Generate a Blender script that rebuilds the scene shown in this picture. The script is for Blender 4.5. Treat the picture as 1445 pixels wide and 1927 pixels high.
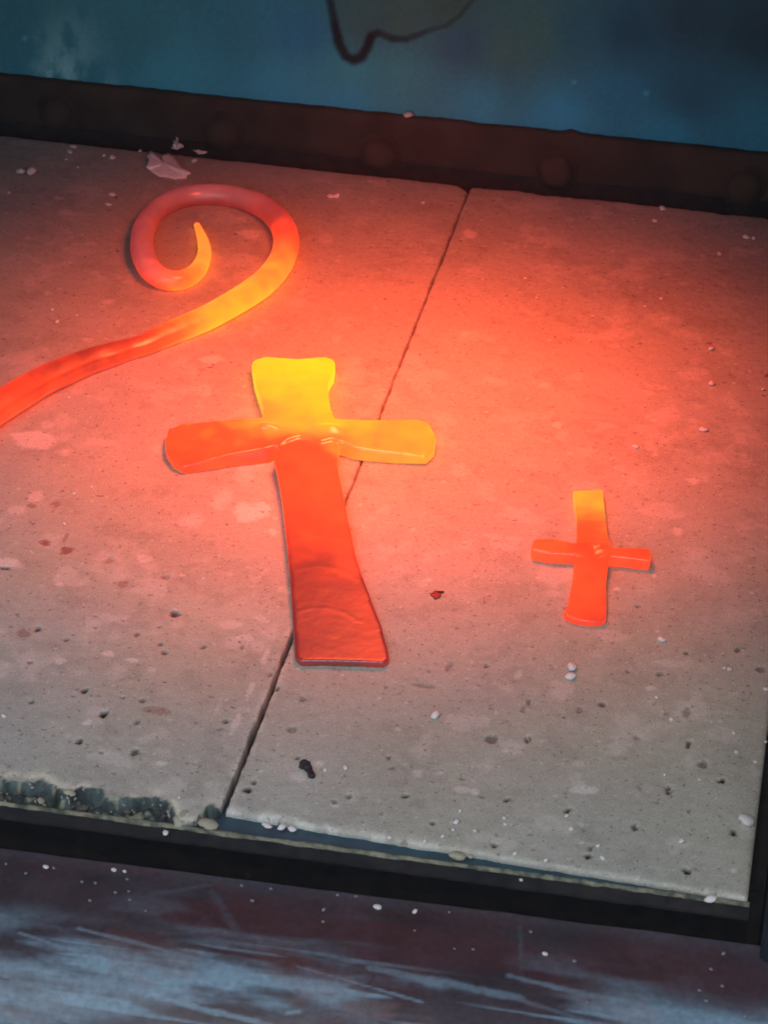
import bpy, bmesh, math, random
import numpy as np
from mathutils import Matrix, Vector
R = math.radians
S = bpy.context.scene
COL = S.collection
for o in list(bpy.data.objects): bpy.data.objects.remove(o)

# ------------------------------------------------------------------ camera
F, DIST, CX, CY = 4600.0, 0.719, 722.5, 963.5          # focal length in photo pixels, metres to the hearth
def nrm(v): v = np.array(v, float); return v / np.linalg.norm(v)
YW = nrm((1140, -3080, F)); XW = nrm((28600, 3718, -F)); XW = nrm(XW - YW * XW.dot(YW)); ZW = np.cross(XW, YW)
CM = np.array([XW, YW, ZW]); CAM = -DIST * CM[:, 2]
cam = bpy.data.cameras.new('camera'); co = bpy.data.objects.new('camera', cam); COL.objects.link(co)
m = np.eye(4); m[:3, 0] = CM[:, 0]; m[:3, 1] = -CM[:, 1]; m[:3, 2] = -CM[:, 2]; m[:3, 3] = CAM
co.matrix_world = Matrix(m.tolist())
cam.sensor_fit = 'VERTICAL'; cam.sensor_height = 24; cam.sensor_width = 18; cam.lens = 24 * F / 1927
cam.clip_start = 0.01; cam.clip_end = 100
cam.dof.use_dof = True; cam.dof.focus_distance = 0.715; cam.dof.aperture_fstop = 32
S.camera = co

# ------------------------------------------------------------------ daylight
SUN_EL = 53
w = bpy.data.worlds.new('World'); S.world = w; w.use_nodes = True
nt = w.node_tree; bg = nt.nodes['Background']; sky = nt.nodes.new('ShaderNodeTexSky')
sky.sky_type = 'NISHITA'; sky.sun_disc = False; sky.sun_elevation = R(SUN_EL); sky.sun_rotation = R(180)
nt.links.new(sky.outputs[0], bg.inputs[0]); bg.inputs[1].default_value = 0.125
sl = bpy.data.lights.new('sun', 'SUN'); sl.energy = 0.9; sl.angle = R(32); sl.color = (1, 0.97, 0.92)
so = bpy.data.objects.new('sun', sl); COL.objects.link(so); so.rotation_euler = (R(90 - SUN_EL), 0, R(-6))
S.view_settings.view_transform = 'Standard'; S.view_settings.look = 'None'
S.view_settings.exposure = 0.17; S.view_settings.gamma = 1
S.cycles.max_bounces = 8; S.cycles.use_denoising = True

# ------------------------------------------------------------------ helpers
rng = np.random.default_rng(7); random.seed(7)
def at(px, py, z=0.0):                                   # photo pixel -> point on the level z (metres)
    d = CM @ np.array([px - CX, py - CY, F]); return CAM + d * ((z - CAM[2]) / d[2])
def aty(px, py, y):                                      # photo pixel -> point on the upright plane y
    d = CM @ np.array([px - CX, py - CY, F]); return CAM + d * ((y - CAM[1]) / d[1])
def ss(a, b, x): t = np.clip((x - a) / (b - a), 0, 1); return t * t * (3 - 2 * t)
def vnoise(x, y, seed, cell):
    g = np.random.default_rng(seed).random((256, 256)); x = np.asarray(x) / cell + 1000; y = np.asarray(y) / cell + 1000
    xi = np.floor(x).astype(int); yi = np.floor(y).astype(int); fx = x - xi; fy = y - yi
    fx = fx * fx * (3 - 2 * fx); fy = fy * fy * (3 - 2 * fy)
    a = g[xi % 256, yi % 256]; b = g[(xi + 1) % 256, yi % 256]; c = g[xi % 256, (yi + 1) % 256]; d = g[(xi + 1) % 256, (yi + 1) % 256]
    return (a * (1 - fx) + b * fx) * (1 - fy) + (c * (1 - fx) + d * fx) * fy
def fbm(x, y, seed, cell, n=4):
    s = 0; a = 1; t = 0
    for k in range(n): s = s + a * vnoise(x, y, seed + k, cell / 2 ** k); t += a; a *= 0.55
    return s / t
def idw(P, V, X, p=3):                                   # smooth interpolation of scattered values
    P = np.array(P); V = np.array(V, float); num = 0; den = 0
    for q, v in zip(P, V):
        wgt = 1 / (np.sum((X - q) ** 2, axis=1) + 1e-7) ** (p / 2)
        num = num + (wgt[:, None] * v if V.ndim > 1 else wgt * v); den = den + wgt
    return num / (den[:, None] if V.ndim > 1 else den)
def tag(o, label=None, cat=None, group=None, kind=None):
    for k, v in (('label', label), ('category', cat), ('group', group), ('kind', kind)):
        if v: o[k] = v
    return o
def link(name, me, mat, parent=None, smooth=True):
    o = bpy.data.objects.new(name, me); COL.objects.link(o)
    if mat and not me.materials: me.materials.append(mat)
    if parent: o.parent = parent
    if smooth: me.polygons.foreach_set('use_smooth', [True] * len(me.polygons))
    return o
def empty(name, loc=(0, 0, 0)):
    o = bpy.data.objects.new(name, None); COL.objects.link(o); o.location = loc; o.empty_display_size = 0.02; return o
def mesh(name, V, Fc):
    me = bpy.data.meshes.new(name); me.from_pydata([tuple(map(float, v)) for v in V], [], [tuple(map(int, f)) for f in Fc]); me.update(); return me
def gridmesh(name, P):                                   # P[i,j] points -> quad sheet
    a, b = P.shape[:2]; idx = np.arange(a * b).reshape(a, b)
    q = np.stack([idx[:-1, :-1], idx[1:, :-1], idx[1:, 1:], idx[:-1, 1:]], -1).reshape(-1, 4)
    me = bpy.data.meshes.new(name); me.vertices.add(a * b); me.vertices.foreach_set('co', P.reshape(-1).astype(np.float32))
    me.loops.add(q.size); me.loops.foreach_set('vertex_index', q.reshape(-1).astype(np.int32))
    me.polygons.add(len(q)); me.polygons.foreach_set('loop_start', np.arange(0, q.size, 4, dtype=np.int32))
    me.polygons.foreach_set('loop_total', np.full(len(q), 4, np.int32)); me.update(calc_edges=True); me.validate(); return me
def setcol(me, C, name='tone'):
    a = me.color_attributes.new(name, 'FLOAT_COLOR', 'POINT'); d = np.ones((len(me.vertices), 4), np.float32); d[:, :3] = C
    a.data.foreach_set('color', d.reshape(-1))
def setf(me, v, name):
    a = me.attributes.new(name, 'FLOAT', 'POINT'); a.data.foreach_set('value', np.asarray(v, np.float32))
def coords(me):
    c = np.empty(len(me.vertices) * 3, np.float32); me.vertices.foreach_get('co', c); return c.reshape(-1, 3)
def boxmesh(name, lo, hi, bev=0.0008):
    bm = bmesh.new(); bmesh.ops.create_cube(bm, size=1)
    for v in bm.verts: v.co = Vector([lo[i] + (v.co[i] + 0.5) * (hi[i] - lo[i]) for i in range(3)])
    bmesh.ops.bevel(bm, geom=bm.edges[:], offset=bev, segments=2, affect='EDGES')
    me = bpy.data.meshes.new(name); bm.to_mesh(me); bm.free(); return me
def prism(bm, pts, zb=0.0):
    """closed solid over a footprint: pts = (px, py, z of that picture edge, z of the top), all mm"""
    lo = []; hi = []
    for (px, py, zr, zt, *ex) in pts:                    # extras: underside height (mm) or the picture point of the top edge
        p = at(px, py, zr / 1000); q = p; b = zb
        if len(ex) == 1: b = ex[0] / 1000
        if len(ex) == 2: q = at(*ex, zt / 1000)
        lo.append(bm.verts.new((p[0], p[1], b))); hi.append(bm.verts.new((q[0], q[1], zt / 1000)))
    n = len(pts)
    f1 = bm.faces.new(lo[::-1]); f2 = bm.faces.new(hi)
    for i in range(n): bm.faces.new((lo[i], lo[(i + 1) % n], hi[(i + 1) % n], hi[i]))
    bmesh.ops.triangulate(bm, faces=[f1, f2])
def forge(name, bm, voxel, smooth):
    """weld overlapping rough solids into one soft-edged skin"""
    bmesh.ops.recalc_face_normals(bm, faces=bm.faces[:])
    me = bpy.data.meshes.new(name); bm.to_mesh(me); bm.free()
    o = bpy.data.objects.new(name, me); COL.objects.link(o)
    r = o.modifiers.new('r', 'REMESH'); r.mode = 'VOXEL'; r.voxel_size = voxel
    s = o.modifiers.new('s', 'SMOOTH'); s.factor = 0.5; s.iterations = smooth
    me2 = bpy.data.meshes.new_from_object(o.evaluated_get(bpy.context.evaluated_depsgraph_get()))
    bpy.data.objects.remove(o); bpy.data.meshes.remove(me); me2.name = name; return me2

# ------------------------------------------------------------------ materials
def mat(name):
    m = bpy.data.materials.new(name); m.use_nodes = True; return m, m.node_tree, m.node_tree.nodes['Principled BSDF']
def tone_mat(name, rough=0.9, spec=0.2, grain=0.25, gscale=1500, bump=0.15, metal=0.0, rnoise=0.0):
    m, t, b = mat(name); a = t.nodes.new('ShaderNodeAttribute'); a.attribute_name = 'tone'
    tc = t.nodes.new('ShaderNodeTexCoord'); n = t.nodes.new('ShaderNodeTexNoise'); n.inputs['Scale'].default_value = gscale; n.inputs['Detail'].default_value = 4
    t.links.new(tc.outputs['Object'], n.inputs['Vector'])
    mr = t.nodes.new('ShaderNodeMapRange'); mr.inputs[1].default_value = 0.25; mr.inputs[2].default_value = 0.75
    mr.inputs[3].default_value = 1 - grain; mr.inputs[4].default_value = 1 + grain
    t.links.new(n.outputs[0], mr.inputs[0])
    mx = t.nodes.new('ShaderNodeVectorMath'); mx.operation = 'SCALE'; t.links.new(a.outputs['Color'], mx.inputs[0]); t.links.new(mr.outputs[0], mx.inputs['Scale'])
    t.links.new(mx.outputs[0], b.inputs['Base Color']); b.inputs['Roughness'].default_value = rough; b.inputs['Specular IOR Level'].default_value = spec; b.inputs['Metallic'].default_value = metal
    bp = t.nodes.new('ShaderNodeBump'); bp.inputs['Strength'].default_value = bump; bp.inputs['Distance'].default_value = 0.0003
    t.links.new(n.outputs[0], bp.inputs['Height']); t.links.new(bp.outputs[0], b.inputs['Normal'])
    if rnoise:
        n2 = t.nodes.new('ShaderNodeTexNoise'); n2.inputs['Scale'].default_value = 90; t.links.new(tc.outputs['Object'], n2.inputs['Vector'])
        r2 = t.nodes.new('ShaderNodeMapRange'); r2.inputs[3].default_value = rough - rnoise; r2.inputs[4].default_value = rough + rnoise
        t.links.new(n2.outputs[0], r2.inputs[0]); t.links.new(r2.outputs[0], b.inputs['Roughness'])
    return m
def plain_mat(name, c1, c2, scale, rough=0.7, spec=0.3, bump=0.3, metal=0.0):
    m, t, b = mat(name); tc = t.nodes.new('ShaderNodeTexCoord'); n = t.nodes.new('ShaderNodeTexNoise'); n.inputs['Scale'].default_value = scale; n.inputs['Detail'].default_value = 6
    t.links.new(tc.outputs['Object'], n.inputs['Vector']); r = t.nodes.new('ShaderNodeValToRGB'); r.color_ramp.elements[0].position = 0.35; r.color_ramp.elements[1].position = 0.65
    r.color_ramp.elements[0].color = (*c1, 1); r.color_ramp.elements[1].color = (*c2, 1); t.links.new(n.outputs[0], r.inputs[0]); t.links.new(r.outputs[0], b.inputs['Base Color'])
    b.inputs['Roughness'].default_value = rough; b.inputs['Specular IOR Level'].default_value = spec; b.inputs['Metallic'].default_value = metal
    bp = t.nodes.new('ShaderNodeBump'); bp.inputs['Strength'].default_value = bump; bp.inputs['Distance'].default_value = 0.0005
    t.links.new(n.outputs[0], bp.inputs['Height']); t.links.new(bp.outputs[0], b.inputs['Normal']); return m
def hot_mat():
    m, t, b = mat('hot_iron'); a = t.nodes.new('ShaderNodeAttribute'); a.attribute_name = 'glow_level'
    tc = t.nodes.new('ShaderNodeTexCoord'); n = t.nodes.new('ShaderNodeTexNoise'); n.inputs['Scale'].default_value = 130; n.inputs['Detail'].default_value = 5
    t.links.new(tc.outputs['Object'], n.inputs['Vector'])
    mr = t.nodes.new('ShaderNodeMapRange'); mr.inputs[1].default_value = 0.3; mr.inputs[2].default_value = 0.7; mr.inputs[3].default_value = -0.05; mr.inputs[4].default_value = 0.05
    t.links.new(n.outputs[0], mr.inputs[0]); ad = t.nodes.new('ShaderNodeMath'); ad.operation = 'ADD'
    t.links.new(a.outputs['Fac'], ad.inputs[0]); t.links.new(mr.outputs[0], ad.inputs[1])
    r = t.nodes.new('ShaderNodeValToRGB'); e = r.color_ramp.elements
    e[0].position = 0.0; e[0].color = (0.08, 0.002, 0.0015, 1); e[1].position = 1.0; e[1].color = (2.0, 0.42, 0.002, 1)
    for p, c in ((0.2, (0.20, 0.006, 0.003)), (0.36, (0.62, 0.028, 0.006)), (0.5, (0.85, 0.055, 0.009)), (0.68, (1.3, 0.19, 0.016)), (0.85, (1.7, 0.32, 0.008))):
        q = e.new(p); q.color = (*c, 1)
    t.links.new(ad.outputs[0], r.inputs[0]); t.links.new(r.outputs[0], b.inputs['Emission Color']); b.inputs['Emission Strength'].default_value = 1.55
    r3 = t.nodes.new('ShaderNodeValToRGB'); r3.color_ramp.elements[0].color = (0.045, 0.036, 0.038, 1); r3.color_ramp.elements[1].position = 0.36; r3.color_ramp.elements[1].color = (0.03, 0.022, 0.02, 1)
    t.links.new(ad.outputs[0], r3.inputs[0]); a4 = t.nodes.new('ShaderNodeAttribute'); a4.attribute_name = 'ring_sheen'; m4 = t.nodes.new('ShaderNodeMix'); m4.data_type = 'RGBA'; m4.inputs[7].default_value = (0.42, 0.37, 0.40, 1)  # pale sheen of the scroll ring, painted into the base colour
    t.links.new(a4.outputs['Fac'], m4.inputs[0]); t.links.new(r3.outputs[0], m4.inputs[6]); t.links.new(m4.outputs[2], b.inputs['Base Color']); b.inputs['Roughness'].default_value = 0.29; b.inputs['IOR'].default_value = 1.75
    n2 = t.nodes.new('ShaderNodeTexNoise'); n2.inputs['Scale'].default_value = 420; n2.inputs['Detail'].default_value = 4; t.links.new(tc.outputs['Object'], n2.inputs['Vector'])
    bp = t.nodes.new('ShaderNodeBump'); bp.inputs['Strength'].default_value = 0.09; bp.inputs['Distance'].default_value = 0.0005
    t.links.new(n2.outputs[0], bp.inputs['Height']); t.links.new(bp.outputs[0], b.inputs['Normal']); return m
M_SLAB = tone_mat('hearth_board', 0.95, 0.1, 0.17, 1700, 0.35)
def speckle(m, items):
    t = m.node_tree; b = t.nodes['Principled BSDF']; src = b.inputs['Base Color'].links[0].from_socket; tc = t.nodes.new('ShaderNodeTexCoord')
    for scale, lo, hi, amt, colr, det in items:
        n = t.nodes.new('ShaderNodeTexNoise'); n.inputs['Scale'].default_value = scale; n.inputs['Detail'].default_value = det; t.links.new(tc.outputs['Object'], n.inputs['Vector'])
        mr = t.nodes.new('ShaderNodeMapRange'); mr.inputs[1].default_value = lo; mr.inputs[2].default_value = hi; mr.inputs[4].default_value = amt; t.links.new(n.outputs[0], mr.inputs[0])
        mx = t.nodes.new('ShaderNodeMix'); mx.data_type = 'RGBA'; t.links.new(mr.outputs[0], mx.inputs[0]); t.links.new(src, mx.inputs[6]); mx.inputs[7].default_value = (*colr, 1); src = mx.outputs[2]
    t.links.new(src, b.inputs['Base Color'])
speckle(M_SLAB, [(620, 0.66, 0.72, 0.45, (0.12, 0.09, 0.085), 1), (760, 0.67, 0.73, 0.5, (0.62, 0.60, 0.55), 1), (330, 0.70, 0.74, 0.55, (0.09, 0.07, 0.07), 2), (2400, 0.62, 0.75, 0.35, (0.16, 0.13, 0.12), 1)])
M_PLATE = tone_mat('tempered_steel', 0.7, 0.12, 0.10, 700, 0.06, 0.0, 0.08)
M_LEDGE = tone_mat('worn_painted_steel', 0.5, 0.35, 0.22, 600, 0.35, 0.0, 0.12)
M_FRAME = plain_mat('blued_steel', (0.018, 0.06, 0.085), (0.035, 0.09, 0.12), 140, 0.5, 0.35, 0.2)
M_DARK = plain_mat('sooty_steel', (0.012, 0.013, 0.016), (0.03, 0.026, 0.026), 180, 0.8, 0.15, 0.3)
M_NAVY = plain_mat('dark_blued_steel', (0.007, 0.012, 0.018), (0.012, 0.02, 0.028), 90, 0.6, 0.25, 0.2)
M_RUST = plain_mat('scaled_steel', (0.028, 0.021, 0.017), (0.05, 0.035, 0.027), 70, 0.75, 0.2, 0.12)
M_LIP = plain_mat('worn_edge', (0.05, 0.06, 0.045), (0.22, 0.22, 0.15), 400, 0.7, 0.3, 0.4)
M_BOARD = plain_mat('refractory_lining', (0.10, 0.09, 0.085), (0.17, 0.15, 0.14), 60, 0.95, 0.1, 0.5)
M_WHITE = plain_mat('white_refractory', (0.80, 0.76, 0.73), (0.90, 0.88, 0.86), 700, 0.9, 0.15, 0.6)
M_CREAM = plain_mat('cream_refractory', (0.50, 0.47, 0.33), (0.70, 0.67, 0.52), 500, 0.95, 0.1, 0.8)
M_CLINK = plain_mat('black_clinker', (0.010, 0.009, 0.013), (0.03, 0.026, 0.03), 900, 0.6, 0.3, 0.8)
M_CHIP = plain_mat('red_scale', (0.22, 0.04, 0.03), (0.34, 0.07, 0.05), 500, 0.8, 0.2, 0.5)
M_SPECK = plain_mat('dusty_refractory', (0.14, 0.15, 0.16), (0.34, 0.35, 0.36), 700, 0.9, 0.15, 0.6)
M_HOT = hot_mat()

# ------------------------------------------------------------------ forge body
YB, YF, XR, XS = 0.217, -0.141, 0.1179, -0.0122            # slab back, slab front, right end, seam
XL = -0.262
body = tag(empty('forge_body', (0, 0.03, 0)), 'dark steel forge body around the hearth, roof and side walls added for shade, open to the front', 'forge')
body['kind'] = 'structure'
def bpart(name, lo, hi, mt, bev=0.001): return link(name, boxmesh(name, lo, hi, bev), mt, None, False)
bp_ = []
bp_.append(bpart('shade_roof', (XL - .02, -0.160, 0.246), (0.21, 0.24, 0.262), M_BOARD))  # unseen roof, added so daylight fades towards the back
bp_.append(bpart('shade_side_panel', (0.1225, -0.150, -0.07), (0.15, 0.228, 0.2455), M_NAVY))  # low right edge is in view; the wall above is added for shade
bp_.append(bpart('shade_side_panel', (XL - .02, -0.150, -0.07), (XL - .003, 0.228, 0.2455), M_NAVY))  # unseen left wall, added to keep daylight off the hearth
bp_.append(bpart('hearth_tray', (XL - .002, -0.132, -0.045), (0.122, 0.2285, -0.0068), M_DARK))
for o in bp_:
    o.parent = body; o.matrix_parent_inverse = Matrix.Translation((0, -0.03, 0))

# unseen burner added under the roof to carry the red light on the hearth
burner = tag(empty('added_gas_burner', (-0.002, 0.052, 0.156)), 'unseen gas burner nozzle added above the hearth to carry the red flame light', 'burner')
bm = bmesh.new(); prof = [(0.010, 0.13), (0.010, 0.010), (0.013, 0.006), (0.0165, -0.010), (0.0145, -0.010), (0.011, 0.004), (0.0075, 0.010), (0.0075, 0.13)]
rings = [[bm.verts.new((r * math.cos(a), r * math.sin(a), z)) for a in np.linspace(0, 2 * math.pi, 24, endpoint=False)] for r, z in prof]
for i in range(len(prof)):
    A, B = rings[i], rings[(i + 1) % len(prof)]
    for k in range(24): bm.faces.new((A[k], A[(k + 1) % 24], B[(k + 1) % 24], B[k]))
bmesh.ops.recalc_face_normals(bm, faces=bm.faces[:]); me = bpy.data.meshes.new('nozzle'); bm.to_mesh(me); bm.free(); link('nozzle', me, M_NAVY, burner)
fl = bpy.data.lights.new('flame', 'SPOT'); fl.energy = 3.9; fl.color = (1, 0.092, 0.030); fl.spot_size = R(113); fl.spot_blend = 1.0; fl.shadow_soft_size = 0.036
fo = bpy.data.objects.new('flame', fl); COL.objects.link(fo); fo.parent = burner; fo.location = (0, 0, -0.012); fo.rotation_euler = (R(2), R(4), 0)

# ------------------------------------------------------------------ hearth slabs
WHITE_ST = [(65, 825, 42, 20, .5), (470, 962, 34, 24, .65), (395, 678, 30, 12, .5), (385, 735, 20, 14, .3), (130, 400, 26, 12, .4), (470, 441, 28, 12, .5), (113, 373, 14, 5, .4),
    (162, 440, 12, 5, .35), (170, 458, 18, 6, .35), (126, 494, 10, 5, .45), (55, 448, 12, 5, .3), (90, 552, 12, 6, .4), (205, 568, 14, 8, .3), (240, 508, 10, 6, .25), (165, 640, 16, 5, .3),
    (885, 440, 20, 13, .55), (560, 300, 30, 12, .15), (1255, 598, 14, 6, .4), (1285, 533, 14, 5, .35), (1255, 515, 10, 4, .3), (875, 627, 12, 8, .35), (1025, 725, 12, 8, .3), (1050, 800, 14, 8, .4),
    (1165, 880, 12, 8, .25), (415, 940, 25, 20, .3), (360, 980, 25, 16, .25), (515, 1000, 12, 8, .5), (275, 1050, 14, 8, .3), (70, 935, 22, 12, .35), (30, 960, 18, 10, .3), (20, 1060, 26, 9, .45),
    (112, 1100, 8, 5, .5), (113, 1243, 14, 8, .4), (205, 1230, 12, 5, .5), (250, 1242, 13, 4, .55), (435, 1175, 22, 8, .3), (460, 1200, 15, 6, .35), (490, 1165, 16, 6, .3), (287, 1260, 10, 6, .3),
    (165, 1360, 9, 6, .5), (410, 1335, 5, 16, .25), (1100, 1488, 22, 8, .5), (870, 1485, 14, 6, .4), (893, 1490, 9, 4, .5), (787, 1455, 10, 8, .35), (1090, 1437, 14, 6, .25), (975, 1270, 8, 8, .3),
    (1225, 1295, 10, 5, .4), (560, 1462, 16, 8, .35), (600, 1437, 14, 6, .3), (305, 1437, 9, 4, .5), (630, 1515, 8, 4, .5), (445, 1360, 7, 22, .4), (470, 1300, 6, 18, .4), (500, 1235, 5, 20, .4), (1275, 1000, 12, 7, .4), (1300, 905, 14, 7, .4),
    (345, 640, 20, 10, .2), (480, 1090, 14, 10, .2), (120, 850, 16, 9, .35), (90, 800, 14, 8, .3)]
DARK_ST = [(397, 690, 8, 2, .9), (10, 1069, 14, 4, .85), (195, 1343, 11, 6, .85), (160, 1300, 7, 5, .75), (327, 1155, 14, 6, .7), (62, 1320, 5, 5, .75), (150, 1395, 6, 5, .85), (255, 1415, 10, 7, .6), (465, 1485, 9, 5, .95), (478, 1472, 6, 5, .6),
    (72, 1183, 6, 5, .7), (125, 1203, 7, 4, .5), (310, 1228, 8, 4, .6), (301, 1213, 6, 4, .5), (425, 1357, 6, 4, .7), (415, 1372, 6, 4, .5), (521, 1295, 6, 5, .7), (58, 1245, 5, 3, .5), (35, 1155, 5, 3, .5), (232, 1313, 5, 3, .5),
    (268, 1318, 6, 4, .5), (260, 1358, 5, 6, .5), (192, 1415, 4, 3, .6), (455, 1218, 6, 6, .4), (300, 1180, 5, 5, .5), (258, 1193, 5, 5, .45), (384, 1217, 6, 5, .45), (205, 1053, 10, 8, .3), (310, 1085, 18, 5, .3), (1290, 1229, 6, 5, .6), (1132, 1325, 8, 7, .6),
    (1090, 1337, 6, 6, .4), (995, 1320, 5, 7, .45), (985, 1335, 5, 9, .35), (994, 1390, 7, 6, .5), (925, 1392, 14, 8, .45), (1295, 1400, 6, 9, .65), (1322, 1438, 10, 8, .5), (1358, 1468, 7, 5, .9), (1258, 1486, 6, 8, .65), (763, 1497, 6, 4, .85), (955, 1505, 6, 4, .85),
    (1067, 1524, 6, 5, .75), (814, 1550, 5, 4, .85), (1194, 1555, 6, 5, .65), (1380, 1567, 7, 5, .8), (930, 1590, 6, 4, .75), (1106, 1610, 6, 4, .85), (1110, 1597, 5, 5, .55), (1291, 1638, 7, 5, .9), (656, 1497, 6, 4, .55), (630, 1508, 6, 4, .5), (522, 1542, 9, 4, .6),
    (560, 1425, 6, 4, .6), (732, 1426, 4, 4, .5), (738, 1445, 5, 4, .5), (1241, 1268, 7, 4, .5), (1180, 1262, 5, 4, .45), (915, 1253, 6, 4, .5), (800, 1290, 25, 4, .25), (845, 1252, 8, 10, .3), (1388, 1222, 6, 6, .45), (1430, 1258, 12, 6, .4), (1292, 1340, 8, 9, .35), (570, 1315, 7, 6, .45), (552, 1372, 12, 6, .4), (510, 1270, 6, 5, .4),
    (1065, 1145, 7, 3, .4), (850, 385, 4, 3, .6), (730, 340, 5, 3, .7), (868, 452, 5, 3, .6), (905, 465, 5, 3, .5), (1200, 1140, 6, 4, .4)]
RED_ST = [(85, 1020, 14, 6, .8), (125, 1035, 12, 8, .8), (60, 952, 12, 5, .5), (105, 950, 12, 6, .5), (125, 1010, 5, 12, .5), (45, 1190, 14, 8, .45), (295, 1335, 22, 6, .4), (1445, 705, 8, 6, .9), (1335, 645, 8, 5, .6), (230, 1100, 8, 8, .4)]
def slab(name, x0, x1, seam_side, ragged_back, broken_front, label, step=0.0005):
    fx = 0.0022 if True else 0
    xs = np.arange(x0, x1 + step / 2, step); ys = np.arange(YF - 0.006, YB + 0.0025, step)
    X, Y = np.meshgrid(xs, ys, indexing='ij'); X0, Y0 = X.copy(), Y.copy()
    # uneven joint edge
    jx = (fbm(Y, Y * 0 + seam_side, 31 + seam_side, 0.006, 4) - 0.5) * 0.0008 + (vnoise(Y, Y * 0, 77 + seam_side, 0.0015) - 0.5) * 0.0002
    wgt = np.exp(-np.abs(X - (x1 if seam_side == 0 else x0)) / 0.0012); gape = 0.0005 * ss(0.02, -0.12, Y)
    X = X + jx * wgt + (-gape if seam_side == 0 else gape) * wgt
    H = (fbm(X0, Y0, 3, 0.012, 5) - 0.5) * 0.00045 + (fbm(X0, Y0, 9, 0.002, 2) - 0.5) * 0.00016
    C = np.array([0.39, 0.392, 0.335]) * np.ones(X.shape + (1,))
    t = fbm(X0, Y0, 13, 0.03, 5)[..., None]; C = C * (0.86 + 0.28 * t) * (1 + np.array([0.03, 0, -0.05]) * (vnoise(X0, Y0, 21, 0.04)[..., None] - 0.5) * 2)
    C = C * (0.93 + 0.14 * fbm(X0, Y0, 41, 0.0016, 2)[..., None])
    mott = ss(0.56, 0.72, fbm(X0, Y0, 55, 0.007, 4)); C = C * (1 - 0.10 * mott[..., None])
    pale = ss(0.60, 0.74, fbm(X0, Y0, 65, 0.009, 5)); C = C + (np.array([0.66, 0.63, 0.58]) - C) * (0.28 * pale)[..., None]
    def stain(px, py, rx, ry, amt, col, depth, seed):
        p = at(px, py); ax = rx / 6.4 / 1000; ay = ry / 3.65 / 1000
        i0, i1 = np.searchsorted(xs, [p[0] - ax * 1.6 - step, p[0] + ax * 1.6 + step]); j0, j1 = np.searchsorted(ys, [p[1] - ay * 1.6 - step, p[1] + ay * 1.6 + step])
        if i1 - i0 < 1 or j1 - j0 < 1: return
        x, y = X0[i0:i1, j0:j1], Y0[i0:i1, j0:j1]
        d = np.hypot((x - p[0]) / ax, (y - p[1]) / ay) + (fbm(x, y, seed, max(ax, 0.0012) * 0.8, 3) - 0.5) * 1.3
        k = ss(1.05, 0.6, d) * amt; C[i0:i1, j0:j1] += (np.array(col) - C[i0:i1, j0:j1]) * k[..., None]; H[i0:i1, j0:j1] += depth * k
    r = np.random.default_rng(100 + seam_side)
    for _ in range(520):
        q = (r.uniform(x0, x1), r.uniform(YF, YB)); a = r.uniform(0.0003, 0.00085)
        u = pxy(q); big = r.random()
        if big < 0.62: stain(u[0], u[1], a * 6400, a * 3900, r.uniform(.15, .42), (0.13, 0.10, 0.10), -0.0002, 500)
        else: stain(u[0], u[1], a * 7000, a * 4200, r.uniform(.2, .55), (0.72, 0.70, 0.66), 0.00008, 600)
    for k, s in enumerate(WHITE_ST): stain(*s[:4], s[4], (0.74, 0.71, 0.67), 0.00012, 700 + k)
    for k, s in enumerate(DARK_ST): stain(s[0], s[1], s[2] * .85, s[3] * .85, min(1, s[4] * 1.25), (0.018, 0.014, 0.018), -0.0010, 800 + k)
    for k, s in enumerate(RED_ST): stain(*s[:4], s[4], (0.22, 0.07, 0.05), -0.0002, 900 + k)
    # cream worn band along the joint and the front edge
    ed = np.abs(X0 - (x1 if seam_side == 0 else x0)); k = ss(0.0028, 0.0, ed) * ss(0.44, 0.62, fbm(X0, Y0, 88 + seam_side, 0.004, 3)) * ss(0.0, -0.06, Y0) * 0.6
    C += (np.array([0.62, 0.61, 0.52]) - C) * k[..., None]
    # joint arris and outer edges rolled off
    H -= 0.0007 * np.exp(-ed / 0.0005) * (0.3 + fbm(X0, Y0, 99, 0.003, 2))
    # back edge
    yb = YB + (fbm(X0, X0 * 0, 5 + seam_side, 0.005, 4) - 0.5) * (0.0022 if ragged_back else 0.0008)
    d = Y0 - yb; H -= 0.0006 * np.exp(np.minimum(d, 0) / 0.0007); H = np.where(d > 0, -0.001 - d * 5, H); Y = np.where(d > 0, yb, Y)
    if seam_side == 0: cor = ss(0.006, 0.0, ed + (YB - Y0)); H -= cor * 0.005
    # front edge
    yf = -0.1390 - 0.0028 * (X0 - XS) / 0.13 if not broken_front else -0.1398 + 0 * X0
    yf = yf + (fbm(X0, X0 * 0, 15 + seam_side, 0.003, 3) - 0.5) * 0.0007
    if broken_front:
        bx = np.array([at(a, b)[:2] for a, b in ((-260, 1430), (-60, 1452), (0, 1461), (45, 1470), (80, 1468), (110, 1488), (130, 1496), (152, 1480), (200, 1491), (250, 1501), (292, 1502), (318, 1510), (333, 1532), (338, 1548), (365, 1548), (374, 1530), (392, 1517), (412, 1519), (420, 1532))])
        yf = np.interp(X0, bx[:, 0], bx[:, 1]) + (fbm(X0, Y0, 25, 0.0035, 4) - 0.5) * 0.0035
        d = yf - Y0; rub = -0.0006 - 0.0045 * fbm(X0, Y0, 35, 0.006, 5) - 0.0016 * (fbm(X0, Y0, 36, 0.0022, 3) - 0.5) * 2.6
        kk = ss(0.0, 0.0020, d); H = H * (1 - kk) + rub * kk
        C2 = np.array([0.06, 0.085, 0.082]) * (0.25 + 1.4 * fbm(X0, Y0, 45, 0.0026, 4)[..., None] ** 2.2 * 1.6)
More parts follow.
